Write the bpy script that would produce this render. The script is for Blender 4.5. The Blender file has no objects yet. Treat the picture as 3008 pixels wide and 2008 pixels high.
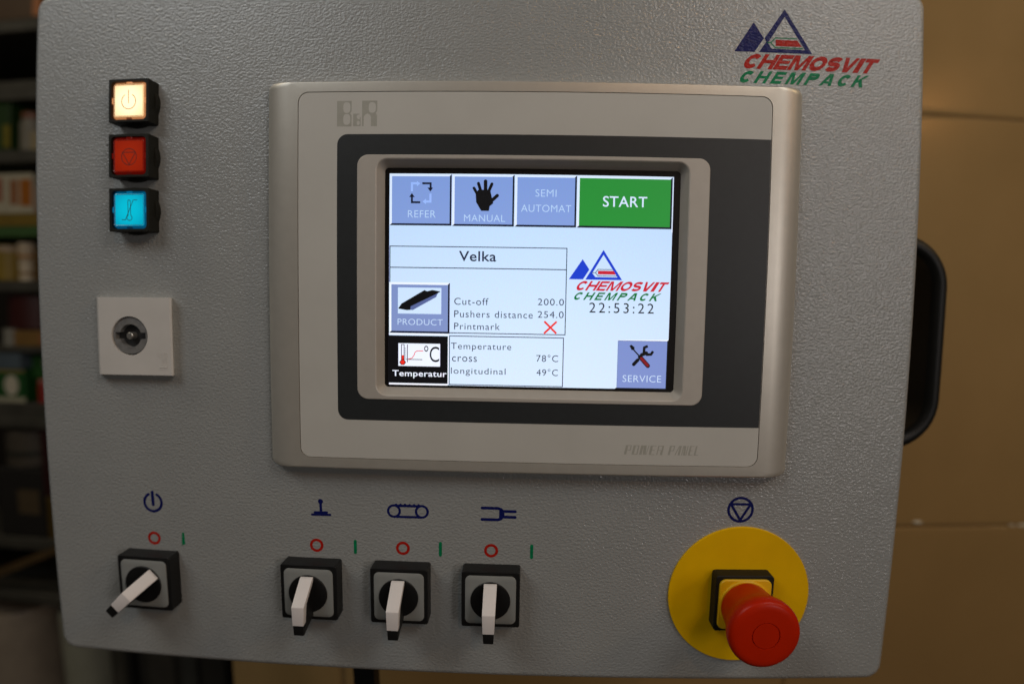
import bpy, bmesh, math, random
from mathutils import Vector, Matrix
from mathutils.geometry import tessellate_polygon

# ------------------------------------------------------------------ scene, camera, light
S = bpy.context.scene
COL = S.collection
R = math.radians
MM = 0.001

D_CAM = 246.1                                   # camera to front plate, mm
cam_d = bpy.data.cameras.new('camera')
cam = bpy.data.objects.new('camera', cam_d)
COL.objects.link(cam)

# columns of the camera: right, down, forward measured in (x, down, forward) of the plate
RM = ((0.9994854773, 0.0185189862, -0.0261883137),
      (-0.0163149751, 0.9964984111, 0.0820045021),
      (0.0276152532, -0.0815350472, 0.9962878268))
def w(c): return Vector((RM[0][c], RM[2][c], -RM[1][c]))
cx_, cy_, cz_ = w(0), -w(1), -w(2)
m = Matrix(((cx_.x, cy_.x, cz_.x, 0), (cx_.y, cy_.y, cz_.y, -D_CAM * MM), (cx_.z, cy_.z, cz_.z, 0), (0, 0, 0, 1)))
cam.matrix_world = m
cam_d.sensor_fit = 'HORIZONTAL'
cam_d.sensor_width = 36.0
cam_d.lens = 18.0
cam_d.clip_start = 0.01
cam_d.clip_end = 100.0
cam_d.type = 'PANO'                              # wide lens with its barrel distortion
cam_d.panorama_type = 'FISHEYE_LENS_POLYNOMIAL'
cam_d.fisheye_fov = R(150)
cam_d.fisheye_polynomial_k0 = 0.0
cam_d.fisheye_polynomial_k1 = -0.047512824168166254
cam_d.fisheye_polynomial_k2 = 1.4135202747977678e-06
cam_d.fisheye_polynomial_k3 = 3.172240180848074e-05
cam_d.fisheye_polynomial_k4 = -6.360099878351798e-07
cam_d.dof.use_dof = True
cam_d.dof.focus_distance = 0.262
cam_d.dof.aperture_fstop = 5.2
S.camera = cam

world = bpy.data.worlds.new('World')
S.world = world
world.use_nodes = True
bg = world.node_tree.nodes['Background']
bg.inputs[0].default_value = (1.0, 0.95, 0.89, 1)
bg.inputs[1].default_value = 0.022

def area(name, loc, target, size, energy, col, size_y=None):
    l = bpy.data.lights.new(name, 'AREA')
    l.energy = energy; l.color = col; l.size = size
    if size_y: l.shape = 'RECTANGLE'; l.size_y = size_y
    o = bpy.data.objects.new(name, l); COL.objects.link(o)
    o.location = loc
    o.rotation_euler = (Vector(target) - Vector(loc)).to_track_quat('-Z', 'Y').to_euler()
    return o
area('ceiling_lamp', (-0.42, -0.44, 0.52), (-0.08, 0, 0.0), 0.34, 1.2, (0.93, 0.97, 1.0), 0.34)
area('hall_lamp', (0.40, -0.46, 0.46), (0.08, 0, 0.0), 0.24, 0.95, (1.0, 0.95, 0.90), 0.24)
area('bright_room_side', (0.80, -1.25, 0.08), (0.13, 0, 0.0), 0.22, 1.9, (1.0, 0.92, 0.90), 0.36)
area('warm_hall_lamp', (0.36, -1.25, 0.80), (0.06, 0, 0.1), 0.05, 0.8, (1.0, 0.52, 0.20), 0.05)
area('warm_wall_lamp', (2.0, -0.7, 1.3), (0.55, 0.3, 0.0), 0.25, 4.2, (1.0, 0.71, 0.38), 0.25)
area('orange_glow_lamp', (1.06, -0.79, 0.515), (0.36, 0.3, 0.175), 0.08, 0.26, (1.0, 0.42, 0.12), 0.04)
area('rack_fill', (-1.5, -0.5, 1.5), (-1.0, 0.7, -0.1), 0.3, 4.2, (1.0, 0.88, 0.68), 0.3)  # added fill light, unseen source, brightens the rack and its goods

S.render.engine = 'CYCLES'
S.view_settings.view_transform = 'Standard'
S.view_settings.look = 'None'
S.view_settings.exposure = 0.0
S.view_settings.gamma = 1.0

# ------------------------------------------------------------------ helpers
def lin(r, g, b):
    f = lambda c: (c / 255 / 12.92) if c / 255 <= 0.04045 else ((c / 255 + 0.055) / 1.055) ** 2.4
    return (f(r), f(g), f(b))

MATS = {}
def mat(name, base, rough=0.5, metal=0.0, bump=None, emit=None, estr=1.0, mottle=0.0, mscale=60, coat=0.0, coat_rough=0.25, spec=0.5, alpha_noise=None, specks=False, coords='Object', rough_var=0.0):
    if name in MATS: return MATS[name]
    m = bpy.data.materials.new(name); m.use_nodes = True
    nt = m.node_tree; N = nt.nodes; Lk = nt.links
    b = N['Principled BSDF']
    b.inputs['Base Color'].default_value = (*base, 1)
    b.inputs['Roughness'].default_value = rough
    b.inputs['Metallic'].default_value = metal
    b.inputs['Specular IOR Level'].default_value = spec
    b.inputs['Coat Weight'].default_value = coat
    b.inputs['Coat Roughness'].default_value = coat_rough
    tc = N.new('ShaderNodeTexCoord')
    if mottle > 0:
        n = N.new('ShaderNodeTexNoise'); n.inputs['Scale'].default_value = mscale; n.inputs['Detail'].default_value = 5; n.inputs['Roughness'].default_value = 0.6
        Lk.new(tc.outputs[coords], n.inputs['Vector'])
        r = N.new('ShaderNodeMapRange'); r.inputs['From Min'].default_value = 0.3; r.inputs['From Max'].default_value = 0.7
        r.inputs['To Min'].default_value = 1 - mottle; r.inputs['To Max'].default_value = 1 + mottle
        Lk.new(n.outputs['Fac'], r.inputs['Value'])
        mx = N.new('ShaderNodeMix'); mx.data_type = 'RGBA'; mx.blend_type = 'MULTIPLY'; mx.inputs['Factor'].default_value = 1.0
        mx.inputs[6].default_value = (*base, 1); Lk.new(r.outputs['Result'], mx.inputs[7])
        out = mx.outputs[2]
        if specks:
            v = N.new('ShaderNodeTexVoronoi'); v.inputs['Scale'].default_value = 55
            Lk.new(tc.outputs[coords], v.inputs['Vector'])
            c = N.new('ShaderNodeMapRange'); c.inputs['From Min'].default_value = 0.030; c.inputs['From Max'].default_value = 0.045
            c.inputs['To Min'].default_value = 1; c.inputs['To Max'].default_value = 0
            Lk.new(v.outputs['Distance'], c.inputs['Value'])
            n2 = N.new('ShaderNodeTexNoise'); n2.inputs['Scale'].default_value = 14; Lk.new(tc.outputs[coords], n2.inputs['Vector'])
            g = N.new('ShaderNodeMath'); g.operation = 'GREATER_THAN'; g.inputs[1].default_value = 0.635; Lk.new(n2.outputs['Fac'], g.inputs[0])
            ml = N.new('ShaderNodeMath'); ml.operation = 'MULTIPLY'; Lk.new(g.outputs[0], ml.inputs[0]); Lk.new(c.outputs[0], ml.inputs[1])
            m2 = N.new('ShaderNodeMix'); m2.data_type = 'RGBA'; Lk.new(ml.outputs[0], m2.inputs['Factor'])
            Lk.new(out, m2.inputs[6]); m2.inputs[7].default_value = (0.09, 0.08, 0.07, 1); out = m2.outputs[2]
        Lk.new(out, b.inputs['Base Color'])
        if rough_var:
            r2 = N.new('ShaderNodeMapRange'); r2.inputs['From Min'].default_value = 0.3; r2.inputs['From Max'].default_value = 0.7
            r2.inputs['To Min'].default_value = rough - rough_var; r2.inputs['To Max'].default_value = rough + rough_var
            Lk.new(n.outputs['Fac'], r2.inputs['Value']); Lk.new(r2.outputs[0], b.inputs['Roughness'])
    if bump:
        prev = None
        for (sc, det, dist, strength, stretch) in bump:
            mp = N.new('ShaderNodeMapping'); mp.inputs['Scale'].default_value = stretch
            Lk.new(tc.outputs[coords], mp.inputs['Vector'])
            n = N.new('ShaderNodeTexNoise'); n.inputs['Scale'].default_value = sc; n.inputs['Detail'].default_value = det
            n.inputs['Distortion'].default_value = 0.25
            Lk.new(mp.outputs[0], n.inputs['Vector'])
            bp = N.new('ShaderNodeBump'); bp.inputs['Distance'].default_value = dist; bp.inputs['Strength'].default_value = strength
            Lk.new(n.outputs['Fac'], bp.inputs['Height'])
            if prev: Lk.new(prev.outputs[0], bp.inputs['Normal'])
            prev = bp
        Lk.new(prev.outputs[0], b.inputs['Normal']); Lk.new(prev.outputs[0], b.inputs['Coat Normal'])
    if emit:
        b.inputs['Emission Color'].default_value = (*emit, 1)
        b.inputs['Emission Strength'].default_value = estr
    MATS[name] = m
    return m

class MB:
    """collects shapes in millimetres: x right, h towards the viewer, z up"""
    def __init__(s): s.v = []; s.f = []; s.mi = []; s.mats = []
    def m(s, material):
        if material not in s.mats: s.mats.append(material)
        s.cur = s.mats.index(material); return s
    def add(s, vs, fs):
        o = len(s.v); s.v += vs
        for f in fs: s.f.append(tuple(i + o for i in f)); s.mi.append(getattr(s, 'cur', 0))
    def loft(s, loops, cap0=False, cap1=True, closed=True):
        vs = []; fs = []; n = len(loops[0])
        for l in loops: vs += l
        for k in range(len(loops) - 1):
            for i in range(n if closed else n - 1):
                j = (i + 1) % n
                fs.append((k*n+i, k*n+j, (k+1)*n+j, (k+1)*n+i))
        if cap0: fs.append(tuple(range(n))[::-1])
        if cap1: fs.append(tuple(range((len(loops)-1)*n, len(loops)*n)))
        s.add(vs, fs)
    def lathe(s, prof, cx=0, cz=0, n=72):
        loops = []
        for r, h in prof:
            loops.append([(cx + max(r, 0.001) * math.cos(2*math.pi*i/n), h, cz + max(r, 0.001) * math.sin(2*math.pi*i/n)) for i in range(n)])
        s.loft(loops, prof[0][0] > 0.01 and False, prof[-1][0] > 0.01)
    def box(s, x0, x1, h0, h1, z0, z1, b=0.0):
        cx, cz = (x0+x1)/2, (z0+z1)/2; W, H = x1-x0, z1-z0
        if b > 0:
            r = rr
            s.loft([r(cx, cz, W-2*b, H-2*b, 0.01, h0, 1), r(cx, cz, W, H, b, h0+b, 3), r(cx, cz, W, H, b, h1-b, 3), r(cx, cz, W-2*b, H-2*b, 0.01, h1, 3)] if False else
                   [r(cx, cz, W-2*b, H-2*b, 0.02, h0, 3), r(cx, cz, W, H, b, h0+b, 3), r(cx, cz, W, H, b, h1-b, 3), r(cx, cz, W-2*b, H-2*b, 0.02, h1, 3)], True, True)
        else:
            q = lambda h: [(x0,h,z0),(x1,h,z0),(x1,h,z1),(x0,h,z1)]
            s.loft([q(h0), q(h1)], True, True)
    def poly(s, loops, h):
        """flat face with holes; loops of (x,z)"""
        tris = tessellate_polygon([[Vector((x, z, 0)) for x, z in l] for l in loops])
        vs = [(x, h, z) for l in loops for x, z in l]
        s.add(vs, [tuple(t) for t in tris])
    def slab(s, loops, h0, h1):
        """extruded flat shape with holes"""
        s.poly(loops, h1)
        for l in loops:
            n = len(l)
            s.add([(x, h0, z) for x, z in l] + [(x, h1, z) for x, z in l], [(i, (i+1) % n, n+(i+1) % n, n+i) for i in range(n)])
    def build(s, name, material=None, parent=None, loc=None, label=None, smooth=35, recalc=False, kind=None):
        me = bpy.data.meshes.new(name)
        me.from_pydata([(x*MM, -h*MM, z*MM) for x, h, z in s.v], [], s.f)
        if material: me.materials.append(material)
        else:
            for q in s.mats: me.materials.append(q)
            me.polygons.foreach_set('material_index', s.mi)
        bm = bmesh.new(); bm.from_mesh(me)
        bmesh.ops.remove_doubles(bm, verts=bm.verts, dist=1e-7)
        if recalc: bmesh.ops.recalc_face_normals(bm, faces=bm.faces)
        bm.to_mesh(me); bm.free()
        me.polygons.foreach_set('use_smooth', [True]*len(me.polygons))
        me.set_sharp_from_angle(angle=R(smooth))
        o = bpy.data.objects.new(name, me); COL.objects.link(o)
        wn = o.modifiers.new('normals', 'WEIGHTED_NORMAL'); wn.keep_sharp = True; wn.weight = 100
        if parent: o.parent = parent
        if loc: o.location = (loc[0]*MM, -loc[1]*MM, loc[2]*MM)
        if label: o['label'] = label
        if kind: o['kind'] = kind
        return o

def rr(cx, cz, W, H, r, h, n=6):
    """rounded rectangle loop"""
    r = min(r, W/2-1e-4, H/2-1e-4); out = []
    for k, (sx, sz) in enumerate(((1, 1), (-1, 1), (-1, -1), (1, -1))):
        for i in range(n+1):
            a = math.pi/2*(k + i/n)
            out.append((cx + sx*(W/2-r) + r*math.cos(a), h, cz + sz*(H/2-r) + r*math.sin(a)))
    return out
def rx(x0, x1, z0, z1, r, h, n=6): return rr((x0+x1)/2, (z0+z1)/2, x1-x0, z1-z0, r, h, n)
def flat(l): return [(p[0], p[2]) for p in l]
def ring(cx, cz, r, n=48, rz=None): return [(cx + r*math.cos(2*math.pi*i/n), cz + (rz or r)*math.sin(2*math.pi*i/n)) for i in range(n)]

def stroke(mb, pts, wd, h, closed=False, round_caps=True):
    """ribbon of constant width along pts, mitred; one flat strip"""
    P = [Vector(p) for p in pts]; n = len(P); L = []; Rr = []
    for i in range(n):
        a = P[i-1] if (i > 0 or closed) else None
        c = P[(i+1) % n] if (i < n-1 or closed) else None
        d1 = (P[i]-a).normalized() if a is not None else None
        d2 = (c-P[i]).normalized() if c is not None else None
        if d1 is None: d1 = d2
        if d2 is None: d2 = d1
        t = (d1+d2); t = t.normalized() if t.length > 1e-6 else d1
        nn = Vector((-t.y, t.x)); k = max(0.35, abs(nn.dot(Vector((-d1.y, d1.x)))))
        L.append(P[i] + nn*wd/2/k); Rr.append(P[i] - nn*wd/2/k)
    if closed:
        mb.poly_strip = True
        vs = [(p.x, h, p.y) for p in L] + [(p.x, h, p.y) for p in Rr]
        mb.add(vs, [(i, (i+1) % n, n+(i+1) % n, n+i) for i in range(n)])
    else:
        vs = [(p.x, h, p.y) for p in L] + [(p.x, h, p.y) for p in Rr]
        mb.add(vs, [(i, i+1, n+i+1, n+i) for i in range(n-1)])
        if round_caps:
            for (c, d) in ((P[0], (P[0]-P[1]).normalized()), (P[-1], (P[-1]-P[-2]).normalized())):
                a0 = math.atan2(d.y, d.x)
                q = [(c.x + wd/2*math.cos(a0 - math.pi/2 + math.pi*i/8), h, c.y + wd/2*math.sin(a0 - math.pi/2 + math.pi*i/8)) for i in range(9)]
                mb.add(q, [tuple(range(9))])

_T = {}
def text_geo(s, shear=0.0, offset=0.0, space=1.0):
    k = (s, shear, offset, space)
    if k in _T: return _T[k]
    cu = bpy.data.curves.new('t', 'FONT'); cu.body = s; cu.shear = shear; cu.offset = offset; cu.space_character = space; cu.resolution_u = 4; cu.fill_mode = 'FRONT'
    o = bpy.data.objects.new('t', cu); COL.objects.link(o)
    dg = bpy.context.evaluated_depsgraph_get(); dg.update()
    me = bpy.data.meshes.new_from_object(o.evaluated_get(dg))
    v = [(p.co.x, p.co.y) for p in me.vertices]; f = [tuple(p.vertices) for p in me.polygons]
    bpy.data.objects.remove(o); bpy.data.curves.remove(cu); bpy.data.meshes.remove(me)
    x0 = min(p[0] for p in v); x1 = max(p[0] for p in v); y0 = min(p[1] for p in v); y1 = max(p[1] for p in v)
    par = list(range(len(v)))                    # each letter a hair above its neighbour, so none share a plane
    def fd(a):
        while par[a] != a: par[a] = par[par[a]]; a = par[a]
        return a
    for q in f:
        for a in q[1:]: par[fd(a)] = fd(q[0])
    key = {}
    roots = sorted({fd(i) for i in range(len(v))}, key=lambda r_: v[r_][0])
    for i, r_ in enumerate(roots): key[r_] = (i % 3)*0.006
    _T[k] = ([((x-x0)/(x1-x0), (y-y0)/(y1-y0), key[fd(i)]) for i, (x, y) in enumerate(v)], f)
    return _T[k]
def text(mb, s, x0, x1, z0, z1, h, **k):
    v, f = text_geo(s, **k)
    mb.add([(x0 + (x1-x0)*a, h+q, z0 + (z1-z0)*b) for a, b, q in v], f)

def heavy(mb, word, x0, z0, x1, z1, sh, t, gap, h):
    """heavy slanted capitals drawn with broad strokes; sh = slant, t = stroke / height, gap / height"""
    H = z1 - z0
    Wd = dict(C=.80, H=.84, E=.74, M=1.02, O=.88, S=.78, V=.80, I=.30, T=.74, P=.78, A=.88, K=.86)
    tot = sum(Wd[c] for c in word) + gap*(len(word)-1)
    k = (x1 - x0 - sh*H)/tot; x = x0; q = t/2; n = [0]
    for ch in word:
        W = Wd[ch]; a = q*H/k; b = W - a; lo, hi = q, 1-q
        def S_(pts, wide=1.0):
            n[0] += 1
            t_ = MB(); stroke(t_, [(k*px_, H*pz) for px_, pz in pts], t*H*wide, h + 0.004*(n[0] % 6), round_caps=False)   # drawn upright, then slanted
            mb.add([(x + px_ + sh*pz, hh, z0 + pz) for px_, hh, pz in t_.v], t_.f)
        def P_(pts):
            n[0] += 1
            mb.poly([[(x + k*px_ + sh*H*pz, z0 + H*pz) for px_, pz in pts]], h + 0.004*(n[0] % 6))
        el = lambda cx, cz, rx_, rz_, a0, a1, m=16: [(cx + rx_*math.cos(R(a0 + (a1-a0)*i/m)), cz + rz_*math.sin(R(a0 + (a1-a0)*i/m))) for i in range(m+1)]
        bar = lambda xa, xb, za, zb: P_([(xa, za), (xb, za), (xb, zb), (xa, zb)])
        A2 = 2*a
        if ch == 'C': S_(el(W/2, .5, W/2-a, .5-q, 38, 322, 22))
        if ch == 'O': S_(el(W/2, .5, W/2-a, .5-q, 0, 360, 28))
        if ch == 'H': bar(0, A2, 0, 1); bar(W-A2, W, 0, 1); bar(A2, W-A2, .40, .62)
        if ch == 'E': bar(0, A2, 0, 1); bar(A2, W, 1-t*.9, 1); bar(A2, W*.94, .40, .61); bar(A2, W, 0, t*.9)
        if ch == 'I': bar(0, W, 0, 1)
        if ch == 'T': bar(0, W, 1-t*.9, 1); bar(W/2-a, W/2+a, 0, 1-t*.9)
        if ch == 'P': bar(0, A2, 0, 1); S_([(A2, hi)] + el(W-.28, .5+.21, .28-a, .29-q, 90, -90, 10) + [(A2, .42+q)])
        if ch == 'M': bar(0, A2*.92, 0, 1); bar(W-A2*.92, W, 0, 1); P_([(A2*.5, 1), (A2*1.25, 1), (W/2+.10, 0), (W/2-.10, 0)]); P_([(W-A2*1.25, 1), (W-A2*.5, 1), (W/2+.10, 0), (W/2-.10, 0)])
        if ch == 'V': P_([(0, 1), (A2, 1), (W/2+.09, 0), (W/2-.14, 0)]); P_([(W-A2*.95, 1), (W, 1), (W/2+.14, 0), (W/2-.09, 0)])
        if ch == 'A': P_([(0, 0), (A2*.95, 0), (W/2+.13, 1), (W/2-.14, 1)]); P_([(W-A2, 0), (W, 0), (W/2+.16, 1), (W/2-.06, 1)]); bar(W*.3, W*.72, .20, .38)
        if ch == 'K': bar(0, A2, 0, 1); P_([(A2, .30), (A2, .58), (W-A2*1.1, 1), (W, 1)]); P_([(A2*1.25, .50), (A2*1.9, .74), (W, 0), (W-A2*1.12, 0)])
        if ch == 'S': S_(el(W/2, .5+(.5-q)/2, W/2-a, (.5-q)/2, 25, 255, 14) + el(W/2, .5-(.5-q)/2, W/2-a, (.5-q)/2, 75, -155, 14))
        x += k*(W + gap)

def empty(name, loc, label=None, cat=None, group=None):
    o = bpy.data.objects.new(name, None); COL.objects.link(o); o.empty_display_size = 0.02
    o.location = loc
    if label: o['label'] = label
    if cat: o['category'] = cat
    if group: o['group'] = group
    return o
def adopt(child, parent):
    """keep world place while parenting"""
    child.parent = parent
    child.location = Vector(child.location) - Vector(parent.location)
    return child
def copy_tree(o, parent):
    c = o.copy(); COL.objects.link(c); c.parent = parent
    for ch in list(o.children): copy_tree(ch, c)
    return c

# ------------------------------------------------------------------ materials
M_plate = mat('hammered_grey_paint', (0.338, 0.347, 0.334), 0.37, bump=[(940, 1.8, 0.00040, 0.95, (0.82, 1, 1.15)), (2400, 2.0, 0.00006, 0.4, (1, 1, 1))], coat=0.55, coat_rough=0.10, rough_var=0.05,
              mottle=0.035, mscale=30, specks=True, spec=0.5)
def print_mat(name, base): return mat(name, base, 0.45, bump=[(880, 1.8, 0.00030, 0.8, (0.82, 1, 1.15))], mottle=0.18, mscale=500, spec=0.12, coat=0.12, coat_rough=0.12)
M_blue = print_mat('navy_print', (0.006, 0.010, 0.105))
M_red = print_mat('red_print', (0.44, 0.014, 0.006))
M_green = print_mat('green_print', (0.003, 0.21, 0.08))
M_bezel = mat('satin_silver', (0.62, 0.585, 0.51), 0.38, 0.5, bump=[(900, 3, 0.00002, 0.5, (1.0, 1, 0.12))], mottle=0.03, mscale=200)
M_frame = mat('satin_silver_frame', (0.54, 0.50, 0.44), 0.45, 0.15, bump=[(1500, 3, 0.00001, 0.4, (0.2, 1, 1))], mottle=0.03, mscale=200)
M_membrane = mat('light_grey_foil', (0.59, 0.575, 0.52), 0.42, bump=[(3000, 2, 0.00001, 0.35, (1, 1, 1))], mottle=0.03, mscale=34, rough_var=0.08)
M_mask = mat('anthracite_foil', (0.024, 0.027, 0.028), 0.45, bump=[(3000, 2, 0.00001, 0.35, (1, 1, 1))], mottle=0.08, mscale=400)
M_foilprint = mat('grey_foil_print', (0.42, 0.41, 0.35), 0.45, mottle=0.05, mscale=300)
M_black = mat('black_plastic', (0.008, 0.008, 0.008), 0.48, bump=[(2500, 2, 0.00001, 0.5, (1, 1, 1))], mottle=0.15, mscale=150, spec=0.35)
M_housing = mat('dark_olive_plastic', (0.011, 0.011, 0.007), 0.6, bump=[(2500, 2, 0.00001, 0.5, (1, 1, 1))], mottle=0.15, mscale=150, spec=0.3)
M_glassblack = mat('screen_edge_black', (0.012, 0.010, 0.009), 0.25, mottle=0.1, mscale=100)
M_grey = mat('grey_plastic', (0.27, 0.28, 0.265), 0.5, bump=[(2200, 2, 0.00001, 0.5, (1, 1, 1))], mottle=0.04, mscale=150)
M_white = mat('white_plastic', (0.84, 0.79, 0.76), 0.45, mottle=0.03, mscale=120)
M_cover = mat('cream_plastic', (0.66, 0.63, 0.58), 0.5, bump=[(2500, 2, 0.00001, 0.4, (1, 1, 1))], mottle=0.04, mscale=70)
M_lock = mat('grey_cast_metal', (0.24, 0.235, 0.225), 0.5, 0.3, bump=[(2500, 3, 0.00003, 0.6, (1, 1, 1))], mottle=0.2, mscale=400)
M_pin = mat('steel_pin', (0.5, 0.48, 0.44), 0.35, 0.8, mottle=0.1, mscale=400)
M_yellow = mat('yellow_plate_paint', (0.90, 0.52, 0.0), 0.5, bump=[(1800, 3, 0.00002, 0.5, (1, 1, 1))], mottle=0.05, mscale=60, spec=0.12)
M_yellow2 = mat('yellow_plastic', (0.88, 0.52, 0.004), 0.42, mottle=0.03, mscale=60)
M_redcap = mat('red_plastic', (0.54, 0.017, 0.0), 0.34, bump=[(1600, 3, 0.00002, 0.5, (1, 1, 1))], mottle=0.05, mscale=90, spec=0.20)
M_handle = mat('black_handle_plastic', (0.005, 0.006, 0.0055), 0.5, mottle=0.1, mscale=60, spec=0.4)

# ------------------------------------------------------------------ room behind
def struct(mb, name, m, **k):
    o = mb.build(name, m, **k); o['kind'] = 'structure'; return o
b = MB(); b.box(-4000, 4000, -3000, 2500, -1060, -1000); floor = struct(b, 'floor', mat('grey_floor', (0.10, 0.085, 0.065), 0.5, mottle=0.3, mscale=6))
b = MB(); b.box(-4000, -150, -1750, -1700, -1000, 2200); back = struct(b, 'wall_back', mat('dark_back_wall', (0.03, 0.024, 0.018), 0.8, mottle=0.3, mscale=5))

M_tile = mat('beige_glazed_tile', (0.39, 0.25, 0.098), 0.20, bump=[(9, 2, 0.0008, 0.4, (1, 1, 1)), (500, 2, 0.00003, 0.4, (1, 1, 1))], mottle=0.05, mscale=9, rough_var=0.04)
M_grout = mat('brown_grout', (0.24, 0.15, 0.055), 0.85, mottle=0.25, mscale=150)
b = MB(); b.box(-292, 1800, -420, -301.4, -1000, 1400)
wall = struct(b, 'wall_tiled', M_grout)
tb = MB(); W_, H_ = 432.9, 383.8
tb.loft([rr(0, 0, W_, H_, 1.5, -3.2, 3), rr(0, 0, W_, H_, 1.5, -1.2, 3), rr(0, 0, W_-.8, H_-.8, 1.2, -0.5, 3), rr(0, 0, W_-3, H_-3, 1, -0.15, 3), rr(0, 0, W_-14, H_-14, 1, 0, 3)], False, True)
tile0 = None
for j, zb in enumerate((-987, -601.3, -215.5, 170.3, 556.1, 941.9)):
    for i, xl in enumerate((-176.5, 258.6, 693.7, 1128.8)):
        if tile0 is None: o = tile0 = tb.build('tile', M_tile, smooth=60)
        else: o = tile0.copy(); COL.objects.link(o)
        o.parent = wall
        random.seed(j*10+i)
        o.location = ((xl + 217.5)*MM, (300 + random.uniform(-.3, .3))*MM, (zb + 192.9)*MM)
hb = MB(); hb.loft([rr(0, 0, 112.5, H_, 1.5, -3.2, 3), rr(0, 0, 112.5, H_, 1.5, -1.6, 3), rr(0, 0, 110.9, H_-1.6, 1.2, -0.7, 3), rr(0, 0, 107, H_-5, 1, -0.25, 3), rr(0, 0, 97, H_-16, 1, 0, 3)], False, True)
cut0 = None
for zb in (-987, -601.3, -215.5, 170.3, 556.1, 941.9):
    if cut0 is None: o = cut0 = hb.build('tile', M_tile, smooth=60)
    else: o = cut0.copy(); COL.objects.link(o)
    o.parent = wall; o.location = ((-176.5 - 2 - 57.5)*MM, 300*MM, (zb + 192.9)*MM)
# pale mortar crumbs left in the lower joint
M_mortar = mat('white_mortar', (0.75, 0.70, 0.55), 0.6, mottle=0.2, mscale=300)
for cx, wd, hh, cz in ((378, 6.0, 1.9, -211.0), (490, 5.5, 1.5, -216.0), (478, 3, 1.0, -215.5)):
    c = MB(); random.seed(int(cx))
    lo = []
    for k, (sc, h) in enumerate(((1, -301.5), (0.85, -299.4), (0.45, -298.9))):
        lo.append([(cx + wd*sc*math.cos(a*math.pi/6)*random.uniform(.85, 1.1), h, cz + hh*sc*math.sin(a*math.pi/6)*random.uniform(.8, 1.15)) for a in range(12)])
    c.loft(lo); o = c.build('mortar_crumb', M_mortar, smooth=60); o.parent = wall

# storage rack with goods
M_rack = mat('grey_rack_steel', (0.085, 0.080, 0.062), 0.5, 0.3, mottle=0.25, mscale=20)
rack = empty('storage_rack', (-1.10, 0.80, -1.0), 'dark grey steel storage rack with loaded shelves left of the control panel', 'rack')
def part(mb, name, m, parent, **k):
    o = mb.build(name, m, **k); return adopt(o, parent)
SH = [(428, 408), (329, 303), (219, 199), (97, 80), (10, -7), (-96, -106), (-189, -224), (-420, -441), (-520, -538), (620, 600)]
for i, (t, bt) in enumerate(SH):
    c = MB(); c.box(-1500, -700, -1000, -650, bt, t, 1.5)
    if bt < t - 22: c.box(-1500, -700, -652, -646, bt-6, bt+10, 1)
    part(c, 'shelf', M_rack if t != 97 else mat('green_shelf_edge', (0.05, 0.12, 0.03), 0.5, mottle=0.2, mscale=20), rack, label='shelf with green front edge' if t == 97 else None)
for x in (-1500, -735):
    for h in (-1000, -690):
        c = MB(); c.box(x, x+32, h-32, h, -1000, 900, 1.5); part(c, 'post', M_rack, rack)
c = MB()
c.loft([[(-960, -640, -520), (-960, -646, -520), (-960, -646, -506), (-960, -640, -506)], [(-740, -640, -425), (-740, -646, -425), (-740, -646, -411), (-740, -640, -411)]], True, True)
part(c, 'brace', mat('rusty_brown_bar', (0.10, 0.06, 0.02), 0.6, mottle=0.3, mscale=30), rack)

def goods(name, label, cat, x0, x1, z0, z1, col, kind='box', depth=70, rough=0.5, bands=(), group=None, h=-652, lid=None, emb=None):
    cx = (x0+x1)/2; W = x1-x0; H = z1-z0
    root = empty(name, (cx*MM, (-h+depth/2)*MM, z0*MM), label, cat, group)
    mb = MB(); ml = mat(name+'_'+'%02d' % len(MATS), col, rough, mottle=0.12, mscale=25)
    if kind == 'box':
        mb.box(-W/2, W/2, -depth/2, depth/2, 0, H, 1.2)
    else:
        r = W/2; n = 40
        def lp(rad, z): return [(rad*math.cos(2*math.pi*i/n), rad*math.sin(2*math.pi*i/n), z) for i in range(n)]
        if kind == 'jar': mb.loft([lp(r*.92, 0), lp(r, 2), lp(r, H*.72), lp(r*.8, H*.82), lp(r*.8, H*.84)], True, True)
        else: mb.loft([lp(r*.95, 0), lp(r, 1.5), lp(r, H*.97), lp(r*.96, H)], True, True)
    body = mb.build('body', ml, root)
    if kind == 'jar':
        mb = MB(); r = W/2; n = 40
        lp = lambda rad, z: [(rad*math.cos(2*math.pi*i/n), rad*math.sin(2*math.pi*i/n), z) for i in range(n)]
        mb.loft([lp(r*.86, H*.84), lp(r*.88, H*.86), lp(r*.88, H*.97), lp(r*.8, H)], True, True)
        mb.build('lid', mat('lid_%02d' % len(MATS), lid or (0.4, 0.35, 0.25), 0.4, mottle=0.05), root)
    for (a, b_, c0, c1, colr) in bands:         # printed panels in fractions of width and height
        mb = MB()
        if kind == 'box': mb.box(-W/2+W*a, -W/2+W*b_, depth/2-0.5, depth/2+0.6, H*c0, H*c1)
        else:
            r = W/2; n = 40
            lp = lambda rad, z: [(rad*math.cos(2*math.pi*i/n), rad*math.sin(2*math.pi*i/n), z) for i in range(n)]
            mb.loft([lp(r+.05, H*c0), lp(r+.5, H*c0), lp(r+.5, H*c1), lp(r+.05, H*c1)], False, False)
        mb.build('printed_panel', mat('print_%02d' % len(MATS), colr, 0.5, mottle=0.08), root)
    return root
X0 = -850
def gx(px): return -850 + 0.627*px
G = goods
G('cardboard_box', 'brown cardboard box with orange end on the topmost visible shelf', 'box', gx(-60), gx(112), 428.5, 500, (0.10, 0.055, 0.022), bands=((0.86, 0.995, 0.05, 0.9, (0.55, 0.20, 0.06)),))
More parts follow.
